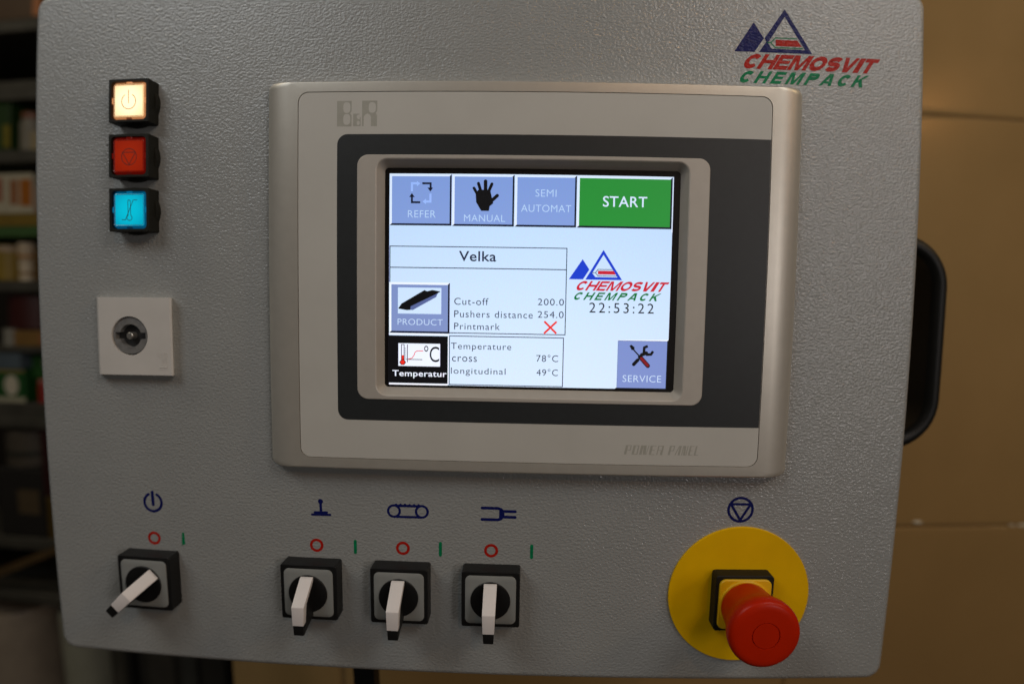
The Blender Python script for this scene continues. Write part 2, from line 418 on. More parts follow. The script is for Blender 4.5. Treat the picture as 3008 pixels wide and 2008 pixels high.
G('green_carton', 'green and yellow carton at the left edge of the second shelf', 'box', gx(-40), gx(26), 219.5, 300, (0.012, 0.045, 0.003), bands=((0.72, 0.99, 0.05, 0.5, (0.20, 0.16, 0.008)),))
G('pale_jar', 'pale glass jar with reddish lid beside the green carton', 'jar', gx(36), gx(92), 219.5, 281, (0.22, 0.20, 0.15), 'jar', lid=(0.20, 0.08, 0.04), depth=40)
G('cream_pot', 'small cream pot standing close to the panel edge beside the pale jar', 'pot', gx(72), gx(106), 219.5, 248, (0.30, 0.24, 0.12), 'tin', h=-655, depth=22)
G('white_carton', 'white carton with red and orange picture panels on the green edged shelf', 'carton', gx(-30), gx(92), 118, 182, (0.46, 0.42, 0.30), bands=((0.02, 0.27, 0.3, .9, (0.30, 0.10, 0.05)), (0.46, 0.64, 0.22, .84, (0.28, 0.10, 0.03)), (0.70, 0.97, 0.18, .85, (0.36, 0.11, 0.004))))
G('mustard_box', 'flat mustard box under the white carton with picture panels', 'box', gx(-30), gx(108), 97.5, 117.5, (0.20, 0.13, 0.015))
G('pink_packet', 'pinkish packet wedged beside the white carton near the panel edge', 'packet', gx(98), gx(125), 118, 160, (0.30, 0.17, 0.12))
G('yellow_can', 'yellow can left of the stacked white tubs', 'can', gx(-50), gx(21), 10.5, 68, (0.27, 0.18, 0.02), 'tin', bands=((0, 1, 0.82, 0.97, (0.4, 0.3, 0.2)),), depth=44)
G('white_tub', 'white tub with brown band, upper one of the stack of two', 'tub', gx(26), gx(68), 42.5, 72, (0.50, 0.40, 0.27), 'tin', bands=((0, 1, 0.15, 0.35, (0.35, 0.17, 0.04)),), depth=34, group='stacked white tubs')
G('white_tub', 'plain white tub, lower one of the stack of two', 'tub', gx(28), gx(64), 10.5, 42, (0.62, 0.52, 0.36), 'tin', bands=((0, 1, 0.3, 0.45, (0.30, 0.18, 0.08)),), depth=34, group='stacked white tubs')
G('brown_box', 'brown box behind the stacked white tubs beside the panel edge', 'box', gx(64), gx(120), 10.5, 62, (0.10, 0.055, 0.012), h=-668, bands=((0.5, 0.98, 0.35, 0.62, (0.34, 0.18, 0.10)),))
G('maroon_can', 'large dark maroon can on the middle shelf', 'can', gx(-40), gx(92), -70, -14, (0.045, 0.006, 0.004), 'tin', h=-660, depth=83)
G('blue_bottle', 'slim pale blue bottle shape standing in for a glint at the panel edge above the tan box', 'bottle', gx(97), gx(120), -68, -16, (0.10, 0.14, 0.17), 'jar', h=-690, depth=20, lid=(0.18, 0.24, 0.28))  # a light blue glint, put in as a pale blue solid
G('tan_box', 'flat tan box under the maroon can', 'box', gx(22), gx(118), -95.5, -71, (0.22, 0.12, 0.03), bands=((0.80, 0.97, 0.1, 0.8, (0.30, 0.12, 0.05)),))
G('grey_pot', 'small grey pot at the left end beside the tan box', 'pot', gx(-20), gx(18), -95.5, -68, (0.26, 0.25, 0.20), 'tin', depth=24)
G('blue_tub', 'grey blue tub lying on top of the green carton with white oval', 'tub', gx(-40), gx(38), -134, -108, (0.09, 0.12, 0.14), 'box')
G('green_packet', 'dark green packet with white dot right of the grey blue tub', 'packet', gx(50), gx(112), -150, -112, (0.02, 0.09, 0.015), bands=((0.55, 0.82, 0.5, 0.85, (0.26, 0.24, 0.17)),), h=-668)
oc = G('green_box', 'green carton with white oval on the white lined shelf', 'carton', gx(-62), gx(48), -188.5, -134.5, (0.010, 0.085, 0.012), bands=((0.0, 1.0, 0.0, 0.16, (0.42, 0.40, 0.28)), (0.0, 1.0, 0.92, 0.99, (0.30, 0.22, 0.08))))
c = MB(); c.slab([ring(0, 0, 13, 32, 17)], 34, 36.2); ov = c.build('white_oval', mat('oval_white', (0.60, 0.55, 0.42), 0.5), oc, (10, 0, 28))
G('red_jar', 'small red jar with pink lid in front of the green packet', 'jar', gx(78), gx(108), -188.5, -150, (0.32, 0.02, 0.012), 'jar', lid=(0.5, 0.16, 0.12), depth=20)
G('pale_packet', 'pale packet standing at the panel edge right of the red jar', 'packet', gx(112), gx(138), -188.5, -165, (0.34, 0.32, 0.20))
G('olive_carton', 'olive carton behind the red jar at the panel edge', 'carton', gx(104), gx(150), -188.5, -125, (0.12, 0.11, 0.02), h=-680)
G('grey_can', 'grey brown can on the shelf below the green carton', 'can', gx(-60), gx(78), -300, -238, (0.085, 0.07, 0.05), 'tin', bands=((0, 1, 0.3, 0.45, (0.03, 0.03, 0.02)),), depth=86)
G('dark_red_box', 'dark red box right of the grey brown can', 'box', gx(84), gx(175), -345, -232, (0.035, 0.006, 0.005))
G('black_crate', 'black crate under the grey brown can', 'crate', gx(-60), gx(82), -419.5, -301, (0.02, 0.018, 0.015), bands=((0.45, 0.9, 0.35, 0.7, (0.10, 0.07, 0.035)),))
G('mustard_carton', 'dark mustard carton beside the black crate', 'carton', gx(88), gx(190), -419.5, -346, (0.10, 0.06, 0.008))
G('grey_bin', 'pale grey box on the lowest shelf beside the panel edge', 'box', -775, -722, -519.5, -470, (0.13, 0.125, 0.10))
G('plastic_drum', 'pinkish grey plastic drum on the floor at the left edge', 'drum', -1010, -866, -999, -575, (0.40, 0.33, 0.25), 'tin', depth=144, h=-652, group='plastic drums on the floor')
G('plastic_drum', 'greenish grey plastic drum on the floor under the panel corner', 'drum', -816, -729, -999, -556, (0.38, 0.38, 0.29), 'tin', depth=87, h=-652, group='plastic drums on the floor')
# machine cabinet below left, its leg
mc = empty('machine_cabinet', (-0.48, 0.62, -1.0), 'dark grey machine cabinet standing behind the lower edge of the panel', 'cabinet')
M_mach = mat('dark_machine_paint', (0.030, 0.029, 0.024), 0.5, mottle=0.2, mscale=12)
c = MB(); c.box(-628, -476, -760, -620, -1000, -545, 2); part(c, 'body', M_mach, mc)
c = MB(); c.box(-640, -628.5, -700, -606, -1000, -540, 2); part(c, 'side_panel', mat('black_machine_edge', (0.012, 0.012, 0.01), 0.5), mc)
c = MB(); c.box(-604, -560, -619.8, -614, -990, -560, 1.5); part(c, 'door', mat('machine_door_paint', (0.05, 0.047, 0.038), 0.5, mottle=0.2, mscale=12), mc)
c = MB(); c.box(-545, -520, -619.8, -612, -990, -560, 1.5); part(c, 'rail', mat('machine_rail_paint', (0.045, 0.047, 0.042), 0.4, mottle=0.2, mscale=12), mc)

# ------------------------------------------------------------------ the control panel
panel = empty('control_panel', (-0.0275, 0.0, -0.169), 'grey hammered steel operator panel with touch screen, switches and red emergency stop', 'control panel')
PX0, PX1, PZ0, PZ1 = -216.6, 161.8, -169.1, 127.0
ins = [(0.0, -2.6), (0.10, -1.9), (0.36, -1.25), (0.78, -0.70), (1.35, -0.30), (2.0, -0.08), (2.7, 0.0)]
c = MB()
loops = [rx(PX0, PX1, PZ0, PZ1, 7.0, -120, 10)] + [rx(PX0+i, PX1-i, PZ0+i, PZ1-i, 7.0-i, h, 10) for i, h in ins]
c.loft(loops, True, True)
part(c, 'enclosure', M_plate, panel, smooth=50)

# side handle
c = MB()
def uloop(x1, z0, z1, r, n=10):
    o = [(150, z1)]
    for i in range(n+1): a = math.pi/2*(1 - i/n); o.append((x1-r + r*math.cos(a), z1-r + r*math.sin(a)))
    for i in range(n+1): a = -math.pi/2*i/n; o.append((x1-r + r*math.cos(a), z0+r + r*math.sin(a)))
    o.append((150, z0)); return o
HX, HZ0, HZ1 = 209.2, -75.5, 33.0
outer = lambda i, h: [(x, h, z) for x, z in uloop(HX - i, HZ0 + i, HZ1 - i, 26 - i)]
c.loft([outer(8, -112), outer(8, -49), outer(7.6, -47), outer(6.6, -45.4), outer(5.0, -44.6), outer(3.2, -44.8), outer(1.6, -45.8), outer(0.5, -47.6), outer(0, -50), outer(0, -112), outer(8, -112)], False, False, closed=False)
part(c, 'carry_handle', M_handle, panel, smooth=60)

# ---- printed logo
HP = 0.05
c = MB()
c.poly([[(81.32, 98.88), (89.02, 110.85), (93.3, 104.50), (89.5, 98.88)]], HP)
c.poly([[(91.35, 98.88), (113.4, 98.88), (101.68, 116.7), (93.55, 104.55), (94.3, 103.2)], [(101.68, 113.6), (110.3, 100.45), (96.5, 100.45), (94.95, 102.75), (95.75, 103.9)]], HP)
logo = part(c, 'logo_emblem', M_blue, panel, label='navy double mountain emblem printed above the red lettering')
c = MB(); c.poly([[(98.15, 104.1), (107.2, 104.1), (108.95, 101.6), (98.15, 101.6)]], HP+0.02); o = c.build('red_bar', M_red, logo)
adoptp = lambda o: setattr(o, 'location', (-logo.location[0] - panel.location[0], -logo.location[1], -logo.location[2] - panel.location[2]))
adoptp(o)
c = MB()
stroke(c, [(94.6, 102.85), (96.2, 102.85), (98.0, 104.85), (106.9, 104.85)], 0.38, HP+0.03, round_caps=False)
stroke(c, [(96.2, 102.80), (98.0, 100.95), (109.4, 100.95)], 0.38, HP+0.04, round_caps=False)
o = c.build('green_outline', M_green, logo); adoptp(o)
c = MB(); heavy(c, 'CHEMOSVIT', 84.0, 92.1, 142.1, 98.15, 0.62, 0.29, 0.04, HP)
part(c, 'printed_lettering', M_red, panel, label='red slanted lettering reading CHEMOSVIT')
c = MB(); heavy(c, 'CHEMPACK', 82.7, 86.3, 137.7, 91.25, 0.62, 0.275, 0.30, HP)
part(c, 'printed_lettering', M_green, panel, label='green slanted lettering reading CHEMPACK')

# ---- printed switch symbols
def arc(cx, cz, r, a0, a1, n=32): return [(cx + r*math.cos(R(a0 + (a1-a0)*i/n)), cz + r*math.sin(R(a0 + (a1-a0)*i/n))) for i in range(n+1)]
c = MB(); stroke(c, arc(-164.6, -94.45, 4.06, 118, 422), 1.2, HP); stroke(c, [(-164.7, -89.8), (-164.55, -95.5)], 1.4, HP+.02)
part(c, 'power_symbol', M_blue, panel, label='navy power symbol')
c = MB(); c.poly([ring(-87.85, -90.6, 1.12, 20)], HP); stroke(c, [(-87.85, -91.0), (-87.75, -95.2)], 1.15, HP+.01)
stroke(c, [(-90.6, -95.45), (-85.0, -95.3)], 0.85, HP+.02); stroke(c, [(-91.7, -96.55), (-83.7, -96.4)], 1.0, HP+.03); c.poly([[(-90.9, -96.5), (-84.6, -96.4), (-85.0, -95.3), (-90.5, -95.4)]], HP+.04)
part(c, 'joystick_symbol', M_blue, panel, label='navy lever symbol above the second rotary switch')
c = MB()
stroke(c, arc(-55.8, -93.65, 2.52, 0, 360)[:-1], 1.0, HP, True); stroke(c, arc(-43.8, -93.60, 2.52, 0, 360)[:-1], 1.0, HP, True)
stroke(c, [(-55.8, -96.15), (-43.8, -96.1)], 1.05, HP+.01); stroke(c, [(-54.6, -91.25), (-45.0, -91.2)], 1.1, HP+.02)
for i in range(6): c.poly([ring(-54.9 + 1.95*i, -90.78, 0.55, 12)], HP+.03)
part(c, 'conveyor_symbol', M_blue, panel, label='navy conveyor belt symbol above the third rotary switch')
c = MB(); stroke(c, [(-18.0, -91.1), (-11.2, -91.1), (-10.0, -91.5), (-9.0, -92.6)], 1.25, HP); stroke(c, [(-18.0, -96.15), (-11.2, -96.15), (-10.0, -95.7), (-9.0, -94.6)], 1.25, HP)
c.poly([[(-10.7, -91.2), (-9.6, -91.6), (-8.5, -92.4), (-8.5, -94.8), (-9.6, -95.7), (-10.7, -96.1)]], HP+.02)
stroke(c, [(-8.7, -92.35), (-3.9, -92.35)], 1.25, HP+.01); stroke(c, [(-8.7, -94.85), (-3.9, -94.85)], 1.25, HP+.01)
part(c, 'plug_symbol', M_blue, panel, label='navy plug symbol above the fourth rotary switch')
c = MB(); stroke(c, arc(91.7, -89.75, 5.15, 0, 360, 48)[:-1], 1.12, HP, True)
stroke(c, [(87.5, -87.35), (95.9, -87.35), (91.75, -94.3)], 1.1, HP+.02, True)
part(c, 'stop_symbol', M_blue, panel, label='navy triangle in a circle above the emergency stop')
for i, (x, z, r) in enumerate(((-165.0, -111.05, 2.46), (-90.02, -110.42, 2.44), (-52.06, -110.24, 2.44), (-13.96, -110.01, 2.44))):
    c = MB(); stroke(c, arc(x, z, r, 0, 360)[:-1], 1.15, HP, True); part(c, 'off_mark', M_red, panel, label='red ring for off')
c = MB(); c.poly([[(-151.65, -107.75), (-150.6, -107.7), (-150.4, -113.1), (-152.0, -113.7)]], HP); part(c, 'on_mark', M_green, panel, label='green bar for on, cut crooked')
for x, z0, z1 in ((-72.9, -107.9, -113.0), (-35.8, -107.4, -112.7), (3.4, -107.4, -112.6)):
    c = MB(); stroke(c, [(x, z0), (x, z1)], 1.35, HP); part(c, 'on_mark', M_green, panel, label='green bar for on')

# ---- rotary switches
def rotary(loc, ang, label):
    c = MB(); c.loft([rr(0, 0, 24.6, 24.6, .9, 0, 4), rr(0, 0, 24.6, 24.6, .9, 7.3, 4), rr(0, 0, 24.3, 24.3, .8, 7.65, 4), rr(0, 0, 23.8, 23.8, .6, 7.8, 4)])
    sw = c.build('rotary_switch', M_black, panel, label=label)
    sw.location = Vector(((loc[0])*MM, 0, loc[1]*MM)) - panel.location
    c = MB(); c.loft([rr(0, 0, 21.4, 21.4, 2.3, 7.75, 6), rr(0, 0, 21.2, 21.2, 2.2, 8.0, 6), rr(0, 0, 17.2, 17.2, .9, 8.55, 6)])
    c.build('face_plate', M_grey, sw)
    c = MB(); c.lathe([(8.35, 8.4), (8.35, 8.9), (8.15, 9.1), (0, 9.1)]); c.build('dial', M_black, sw)
    # lever: side profile (z, h) with half width by z, pointing down
    def wd(z): 
        t = max(0, min(1, (8 - z)/20.5)); return 2.62 - 0.25*t*1.2 - 0.45*max(0, t-0.4)
    def lever(prof, extra):
        vs = [(-(wd(z)+extra), h, z) for z, h in prof] + [((wd(z)+extra), h, z) for z, h in prof]; n = len(prof)
        me = bpy.data.meshes.new('lever'); bm = bmesh.new()
        V = [bm.verts.new((x*MM, -h*MM, z*MM)) for x, h, z in vs]
        bm.faces.new(V[:n]); bm.faces.new(V[n:][::-1])
        for i in range(n): bm.faces.new((V[i], V[(i+1) % n], V[n+(i+1) % n], V[n+i]))
        bmesh.ops.recalc_face_normals(bm, faces=bm.faces)
        bmesh.ops.bevel(bm, geom=list(bm.edges), offset=0.28*MM, segments=2, affect='EDGES', profile=0.6)
        bm.to_mesh(me); bm.free()
        me.polygons.foreach_set('use_smooth', [True]*len(me.polygons)); me.set_sharp_from_angle(angle=R(40))
        return me
    body = lever([(7.9, 8.6), (7.9, 9.3), (0.4, 18.2), (-7.2, 18.6), (-7.9, 20.9), (-12.2, 20.6), (-12.6, 19.8), (-9.6, 8.7)], 0.0)
    cap = lever([(7.95, 9.2), (7.7, 10.4), (0.2, 20.9), (-7.85, 21.0), (-7.5, 18.2), (0.1, 17.2), (5.2, 10.4), (6.3, 9.1)], 0.12)
    for nm, me, m in (('handle', body, M_black), ('handle_cap', cap, M_white)):
        me.materials.append(m)
        o = bpy.data.objects.new(nm, me); COL.objects.link(o); o.parent = sw; o.rotation_euler = (0, R(ang), 0)
    return sw
sw2 = rotary((-91.3, -128.45), 0, 'rotary switch under the lever symbol with white lever pointing down')
def place_copy(src, loc, label, ang=None):
    c = copy_tree(src, panel); c.location = Vector((loc[0]*MM, 0, loc[1]*MM)) - panel.location; c['label'] = label
    if ang is not None:
        for ch in c.children:
            if ch.name.startswith('handle'): ch.rotation_euler = (0, R(ang), 0)
    return c
place_copy(sw2, (-52.3, -128.4), 'rotary switch under the conveyor symbol with white lever pointing down')
place_copy(sw2, (-13.55, -128.35), 'rotary switch under the plug symbol with white lever pointing down')
place_copy(sw2, (-165.9, -128.8), 'rotary switch at the lower left with white lever pointing down left', 46)

# ---- indicator buttons
def bulb_mat(name, base, e_c, e_e, strength):
    """backlit insert, brightest in front of its bulb"""
    m = mat(name, base, 0.3, emit=e_c, estr=strength, mottle=0.02)
    nt = m.node_tree; N = nt.nodes; Lk = nt.links; b = N['Principled BSDF']
    tc = N.new('ShaderNodeTexCoord'); g = N.new('ShaderNodeVectorMath'); g.operation = 'LENGTH'; Lk.new(tc.outputs['Object'], g.inputs[0])
    mr = N.new('ShaderNodeMapRange'); mr.interpolation_type = 'SMOOTHSTEP'; mr.inputs['From Min'].default_value = 0.006; mr.inputs['From Max'].default_value = 0.0125
    Lk.new(g.outputs['Value'], mr.inputs['Value'])
    mx = N.new('ShaderNodeMix'); mx.data_type = 'RGBA'; Lk.new(mr.outputs[0], mx.inputs['Factor'])
    mx.inputs[6].default_value = (*e_c, 1); mx.inputs[7].default_value = (*e_e, 1)
    Lk.new(mx.outputs[2], b.inputs['Emission Color'])
    return m
def indicator(z, label, cols, sym):
    c = MB(); c.lathe([(9.85, 0), (9.85, 2.6), (9.0, 3.0)])
    c.loft([rr(0, 0, 17.9, 17.8, .4, 0, 3), rr(0, 0, 17.9, 17.8, .4, 7.0, 3), rr(0, 0, 17.6, 17.5, .4, 7.2, 3), rr(0, 0, 15.7, 15.7, 1.6, 7.2, 3), rr(0, 0, 15.7, 15.7, 1.6, 4.0, 3)])
    o = c.build('indicator_button', M_housing, panel, label=label)
    o.location = Vector((-166.05*MM, 0, z*MM)) - panel.location
    dim, mid, brt, ins = cols[:4]
    c = MB()
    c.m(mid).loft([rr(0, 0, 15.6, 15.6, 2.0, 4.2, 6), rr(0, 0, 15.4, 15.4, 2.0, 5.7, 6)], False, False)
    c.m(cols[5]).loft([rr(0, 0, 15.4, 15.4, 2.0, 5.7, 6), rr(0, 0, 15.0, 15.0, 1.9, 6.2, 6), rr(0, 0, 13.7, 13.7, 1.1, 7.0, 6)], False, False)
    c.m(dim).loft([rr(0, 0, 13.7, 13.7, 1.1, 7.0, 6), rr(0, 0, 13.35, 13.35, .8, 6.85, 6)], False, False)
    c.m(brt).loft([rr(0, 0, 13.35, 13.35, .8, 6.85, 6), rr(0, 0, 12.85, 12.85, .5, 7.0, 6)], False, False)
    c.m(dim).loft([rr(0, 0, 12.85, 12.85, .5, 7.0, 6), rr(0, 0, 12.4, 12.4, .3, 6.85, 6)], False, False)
    c.build('lens', None, o)
    c = MB(); c.loft([rr(0, 0, 12.5, 12.5, .25, 6.5, 4), rr(0, 0, 12.4, 12.4, .2, 6.95, 4)]); c.build('lit_insert', ins, o)
    for dx, dz, a, b2 in ((7.1, 0, 1.1, 2.4), (-7.1, 0, 1.1, 2.4), (0, 7.1, 2.4, 1.1), (0, -7.1, 2.4, 1.1)):
        c = MB(); c.box(dx-a/2, dx+a/2, 5.9, 6.85, dz-b2/2, dz+b2/2, .12); c.build('clip', mid if dz >= 0 else dim, o)
    c = MB(); sym(c); c.build('symbol', cols[4], o)
    return o
mat('symbol_dark', (0.02, 0.02, 0.02), 0.5)
HS = 7.0
def sym_power(c):
    stroke(c, arc(0, -0.35, 3.15, 122, 418), 0.32, HS); stroke(c, [(-0.1, 4.2), (-0.05, -1.1)], 0.32, HS)
def sym_stop(c):
    stroke(c, arc(0.2, -0.5, 3.35, 0, 360)[:-1], 0.27, HS, True); stroke(c, [(-2.75, 1.35), (3.1, 1.35), (0.2, -3.6)], 0.27, HS+.01, True)
def sym_therm(c):
    stroke(c, [(-0.45, -2.3)] + arc(-0.1 + .15, 3.5, .55, 180, 0, 8) + [(0.75, -2.3)] + arc(0.15, -3.25, 1.15, 55, -235, 20), 0.26, HS)
    stroke(c, [(-3.2, -4.1), (-1.6, -4.1), (1.9, 4.0), (3.6, 4.0)], 0.26, HS+.01)
E_ = lambda n, base, e, s: mat(n, base, 0.16, emit=e, estr=s, coat=0.8, coat_rough=0.08)
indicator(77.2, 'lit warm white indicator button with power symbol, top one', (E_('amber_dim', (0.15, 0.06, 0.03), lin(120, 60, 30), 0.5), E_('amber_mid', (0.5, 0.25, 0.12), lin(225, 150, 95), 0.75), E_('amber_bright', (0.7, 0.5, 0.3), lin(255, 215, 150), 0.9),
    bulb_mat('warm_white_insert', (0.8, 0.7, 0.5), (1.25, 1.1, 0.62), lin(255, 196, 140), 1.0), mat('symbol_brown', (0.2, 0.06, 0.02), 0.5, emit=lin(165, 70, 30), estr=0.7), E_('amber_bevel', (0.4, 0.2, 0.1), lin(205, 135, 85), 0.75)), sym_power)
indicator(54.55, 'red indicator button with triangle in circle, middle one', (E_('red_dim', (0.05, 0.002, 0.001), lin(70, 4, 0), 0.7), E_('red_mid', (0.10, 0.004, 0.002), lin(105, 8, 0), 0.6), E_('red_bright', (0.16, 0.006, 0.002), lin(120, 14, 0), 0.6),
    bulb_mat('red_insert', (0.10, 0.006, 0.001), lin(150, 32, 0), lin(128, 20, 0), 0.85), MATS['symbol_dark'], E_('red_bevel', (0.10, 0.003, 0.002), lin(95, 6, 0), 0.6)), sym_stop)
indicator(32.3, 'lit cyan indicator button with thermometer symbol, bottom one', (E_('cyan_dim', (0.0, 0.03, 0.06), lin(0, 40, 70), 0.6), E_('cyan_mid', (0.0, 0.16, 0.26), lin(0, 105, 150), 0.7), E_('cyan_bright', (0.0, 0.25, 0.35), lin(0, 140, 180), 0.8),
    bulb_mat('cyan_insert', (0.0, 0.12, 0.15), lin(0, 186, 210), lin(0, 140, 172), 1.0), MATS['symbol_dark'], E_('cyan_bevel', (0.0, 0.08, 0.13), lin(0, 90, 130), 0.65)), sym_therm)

# ---- key switch
c = MB()
KC = (-169.2, -20.35); c2 = ring(*KC, 8.3, 64)
back4 = [(-187.1, 0, -4.1), (-151.7, 0, -4.1), (-151.6, 0, -37.4), (-187.1, 0, -37.4)]
fr = [(-183.0, -4.1), (-150.7, -4.15), (-150.5, -36.9), (-182.9, -37.15)]
c.loft([back4, [(x-0.0, 3.6, z) for x, z in [(-184.3, -4.05), (-150.0, -4.05), (-149.9, -37.0), (-184.3, -37.3)]], [(x, 4.1, z) for x, z in fr]], False, False)
c.poly([fr, c2], 4.1)
c.add([(x, 4.1, z) for x, z in c2] + [(x, 1.0, z) for x, z in c2], [(i, (i+1) % 64, 64+(i+1) % 64, 64+i) for i in range(64)])
key = part(c, 'key_switch', M_cover, panel, label='square cream key switch with round lock')
def sub(mb, name, m, dev, **k):
    o = mb.build(name, m, dev, **k); o.location = -Vector(dev.location) - Vector(panel.location); return o
c = MB(); r = 4.95; sz = 1.45; a0 = math.degrees(math.asin(sz/r))
hole = arc(*KC, r, a0, 180-a0, 24) + [(KC[0]-7.0, KC[1]+sz), (KC[0]-7.0, KC[1]-sz)] + arc(*KC, r, 180+a0, 360-a0, 24) + [(KC[0]+7.0, KC[1]-sz), (KC[0]+7.0, KC[1]+sz)]
c.slab([ring(*KC, 7.75, 64), hole], 0.9, 3.5); sub(c, 'lock_cylinder', M_lock, key)
c = MB(); c.poly([ring(*KC, 8.3, 48)], 0.9); sub(c, 'keyhole', MATS['symbol_dark'], key)
c = MB(); c.lathe([(1.55, 0.9), (1.5, 3.9), (1.2, 4.2), (0, 4.2)], *KC, 32); sub(c, 'center_pin', M_pin, key)
c = MB()
for i in range(6):
    o_ = i*0.42
    x0, x1, zt, zb2 = -156.6, -152.2 - o_*1.0, -27.2 - o_, -32.2
    c.box(x0, x1, 4.1, 4.16, zt-.13, zt+.07); c.box(x1-.2, x1, 4.1, 4.16, zb2, zt-.14)
for z0 in (-32.6, -34.4): c.box(-156.5, -152.0, 4.1, 4.16, z0-.15, z0+.15)
c.box(-156.0, -152.4, 4.1, 4.25, -33.8, -33.2, .05)
sub(c, 'embossed_mark', M_cover, key)

# ---- emergency stop
c = MB(); c.lathe([(30.6, 0), (30.6, 0.9), (30.4, 1.05), (0, 1.05)], 93.2, -127.75, 128); part(c, 'warning_disc', M_yellow, panel, label='round yellow backing plate')
EC = (93.1, -128.25)
c = MB(); c.loft([rr(*EC, 24.6, 24.6, 1.4, 1.0, 3), rr(*EC, 24.6, 24.6, 1.4, 7.2, 3), rr(*EC, 24.0, 24.0, 1.2, 7.5, 3)])
es = part(c, 'emergency_stop', M_housing, panel, label='emergency stop with big red mushroom button')
c = MB(); c.loft([rr(*EC, 22.0, 22.0, 2.8, 7.4, 6), rr(*EC, 22.0, 22.0, 2.8, 8.2, 6), rr(*EC, 21.4, 21.4, 2.6, 8.5, 6)]); c.lathe([(10.9, 8.4), (10.9, 9.0), (10.5, 9.3), (8, 9.3)], *EC); sub(c, 'collar', M_yellow2, es)
c = MB(); c.lathe([(9.6, 9.0), (10.5, 10.2), (10.8, 13), (11.3, 17), (11.9, 20.5), (12.6, 23), (13.35, 25), (13.85, 26.7), (14.1, 28.4), (14.05, 29.8), (13.7, 30.9), (13.0, 31.6), (12.0, 32.0), (10.5, 32.15), (5.55, 32.3), (5.42, 31.85), (5.22, 31.85), (5.08, 32.3), (0, 32.35)], *EC, 128)
sub(c, 'mushroom_button', M_redcap, es, smooth=30)

# ---- touch terminal
c = MB()
B = [(-108.0, 109.0, -74.2, 84.4, 3.2, 0.0), (-108.0, 109.0, -74.2, 84.3, 3.2, 1.0), (-107.4, 108.4, -74.1, 83.9, 3.2, 2.6), (-106.0, 107.0, -74.0, 83.6, 3.0, 4.0), (-104.0, 105.0, -73.95, 83.35, 2.6, 5.05),
     (-101.6, 102.6, -73.9, 83.2, 2.2, 5.8), (-99.2, 100.2, -73.6, 83.0, 1.8, 6.2), (-97.2, 98.2, -73.1, 82.6, 1.6, 6.35)]
G1 = (-93.75, 95.15, -69.4, 79.05)
lo = [rx(a, b2, z0, z1, r, h, 8) for a, b2, z0, z1, r, h in B]
lo += [rx(*G1, 4.3, 6.35, 8), rx(*G1, 4.3, 5.5, 8), rx(G1[0]+3, G1[1]-3, G1[2]+3, G1[3]-3, 3, 5.5, 8)]
c.loft(lo, False, False)
term = part(c, 'touch_terminal', M_bezel, panel, label='silver framed touch screen terminal', smooth=40)
MEM = (-93.52, 94.92, -69.17, 78.82)
FR = (-69.25, 70.75, -44.2, 54.0)
c = MB(); c.loft([rx(*MEM, 4.1, 5.4, 8), rx(*MEM, 4.1, 6.15, 8), rx(MEM[0]+.1, MEM[1]-.1, MEM[2]+.1, MEM[3]-.1, 4.0, 6.22, 8), rx(FR[0]+1, FR[1]-1, FR[2]+1, FR[3]-1, 3.5, 6.22, 8)], False, False); sub(c, 'membrane', M_membrane, term)
# anthracite field, square at its right end where it meets the foil edge
def mask_loop():
    x0, x1, z0, z1, r = -77.5, 94.8, -53.0, 62.15, 4.2
    o = [(x1, z1)]
    for i in range(9): a = math.pi/2 + math.pi/2*i/8; o.append((x0+r + r*math.cos(a), z1-r + r*math.sin(a)))
    for i in range(9): a = math.pi + math.pi/2*i/8; o.append((x0+r + r*math.cos(a), z0+r + r*math.sin(a)))
    o.append((x1, z0)); return o
c = MB(); c.poly([mask_loop(), flat(rx(FR[0]+1, FR[1]-1, FR[2]+1, FR[3]-1, 3.5, 0, 8))], 6.26); sub(c, 'dark_field', M_mask, term)
c = MB()
FI = (-61.45, 62.6, -42.45, 52.4); FF = (-58.85, 60.1, -39.55, 49.6)
def inset(t, d): return (t[0]+d, t[1]-d, t[2]+d, t[3]-d)
c.loft([rx(*FR, 4.5, 6.0, 8), rx(*FR, 4.5, 6.45, 8), rx(*inset(FR, .25), 4.3, 6.62, 8), rx(*inset(FI, -.3), 4.6, 6.62, 8), rx(*inset(FI, .1), 4.3, 6.4, 8), rx(*FF, 1.6, 2.6, 8), rx(*FF, 1.5, 2.2, 8)], False, False)
sub(c, 'screen_frame', M_frame, term, smooth=20)
c = MB(); c.poly([flat(rx(FF[0]-1, FF[1]+1, FF[2]-1, FF[3]+1, 1.5, 0, 3))], 2.45); sub(c, 'screen_surround', M_glassblack, term)

# foil prints
c = MB()
def ovalhole(cx, cz, a, b2, n=28, sq=0.8):
    o = []
    for i in range(n):
        t = 2*math.pi*i/n; ct, st = math.cos(t), math.sin(t)
        o.append((cx + a*math.copysign(abs(ct)**sq, ct), cz + b2*math.copysign(abs(st)**(sq*0.85), st)))
    return o
HF = 6.25
c.poly([[(-77.65, 75.3), (-71.75, 75.3), (-71.75, 71.2), (-72.35, 70.35), (-71.75, 69.5), (-71.75, 65.2), (-77.65, 65.2)], ovalhole(-73.7, 72.65, 1.45, 2.15), ovalhole(-73.7, 68.0, 1.45, 2.15)], HF)
c.poly([[(-71.05, 70.2), (-68.5, 70.2), (-68.5, 69.95), (-69.4, 69.7), (-69.7, 69.0), (-69.4, 68.3), (-68.9, 68.0), (-68.35, 68.0), (-68.35, 68.8), (-68.05, 68.8), (-68.05, 65.3), (-71.05, 65.3)], ovalhole(-69.0, 66.55, .6, .85, 16)], HF)
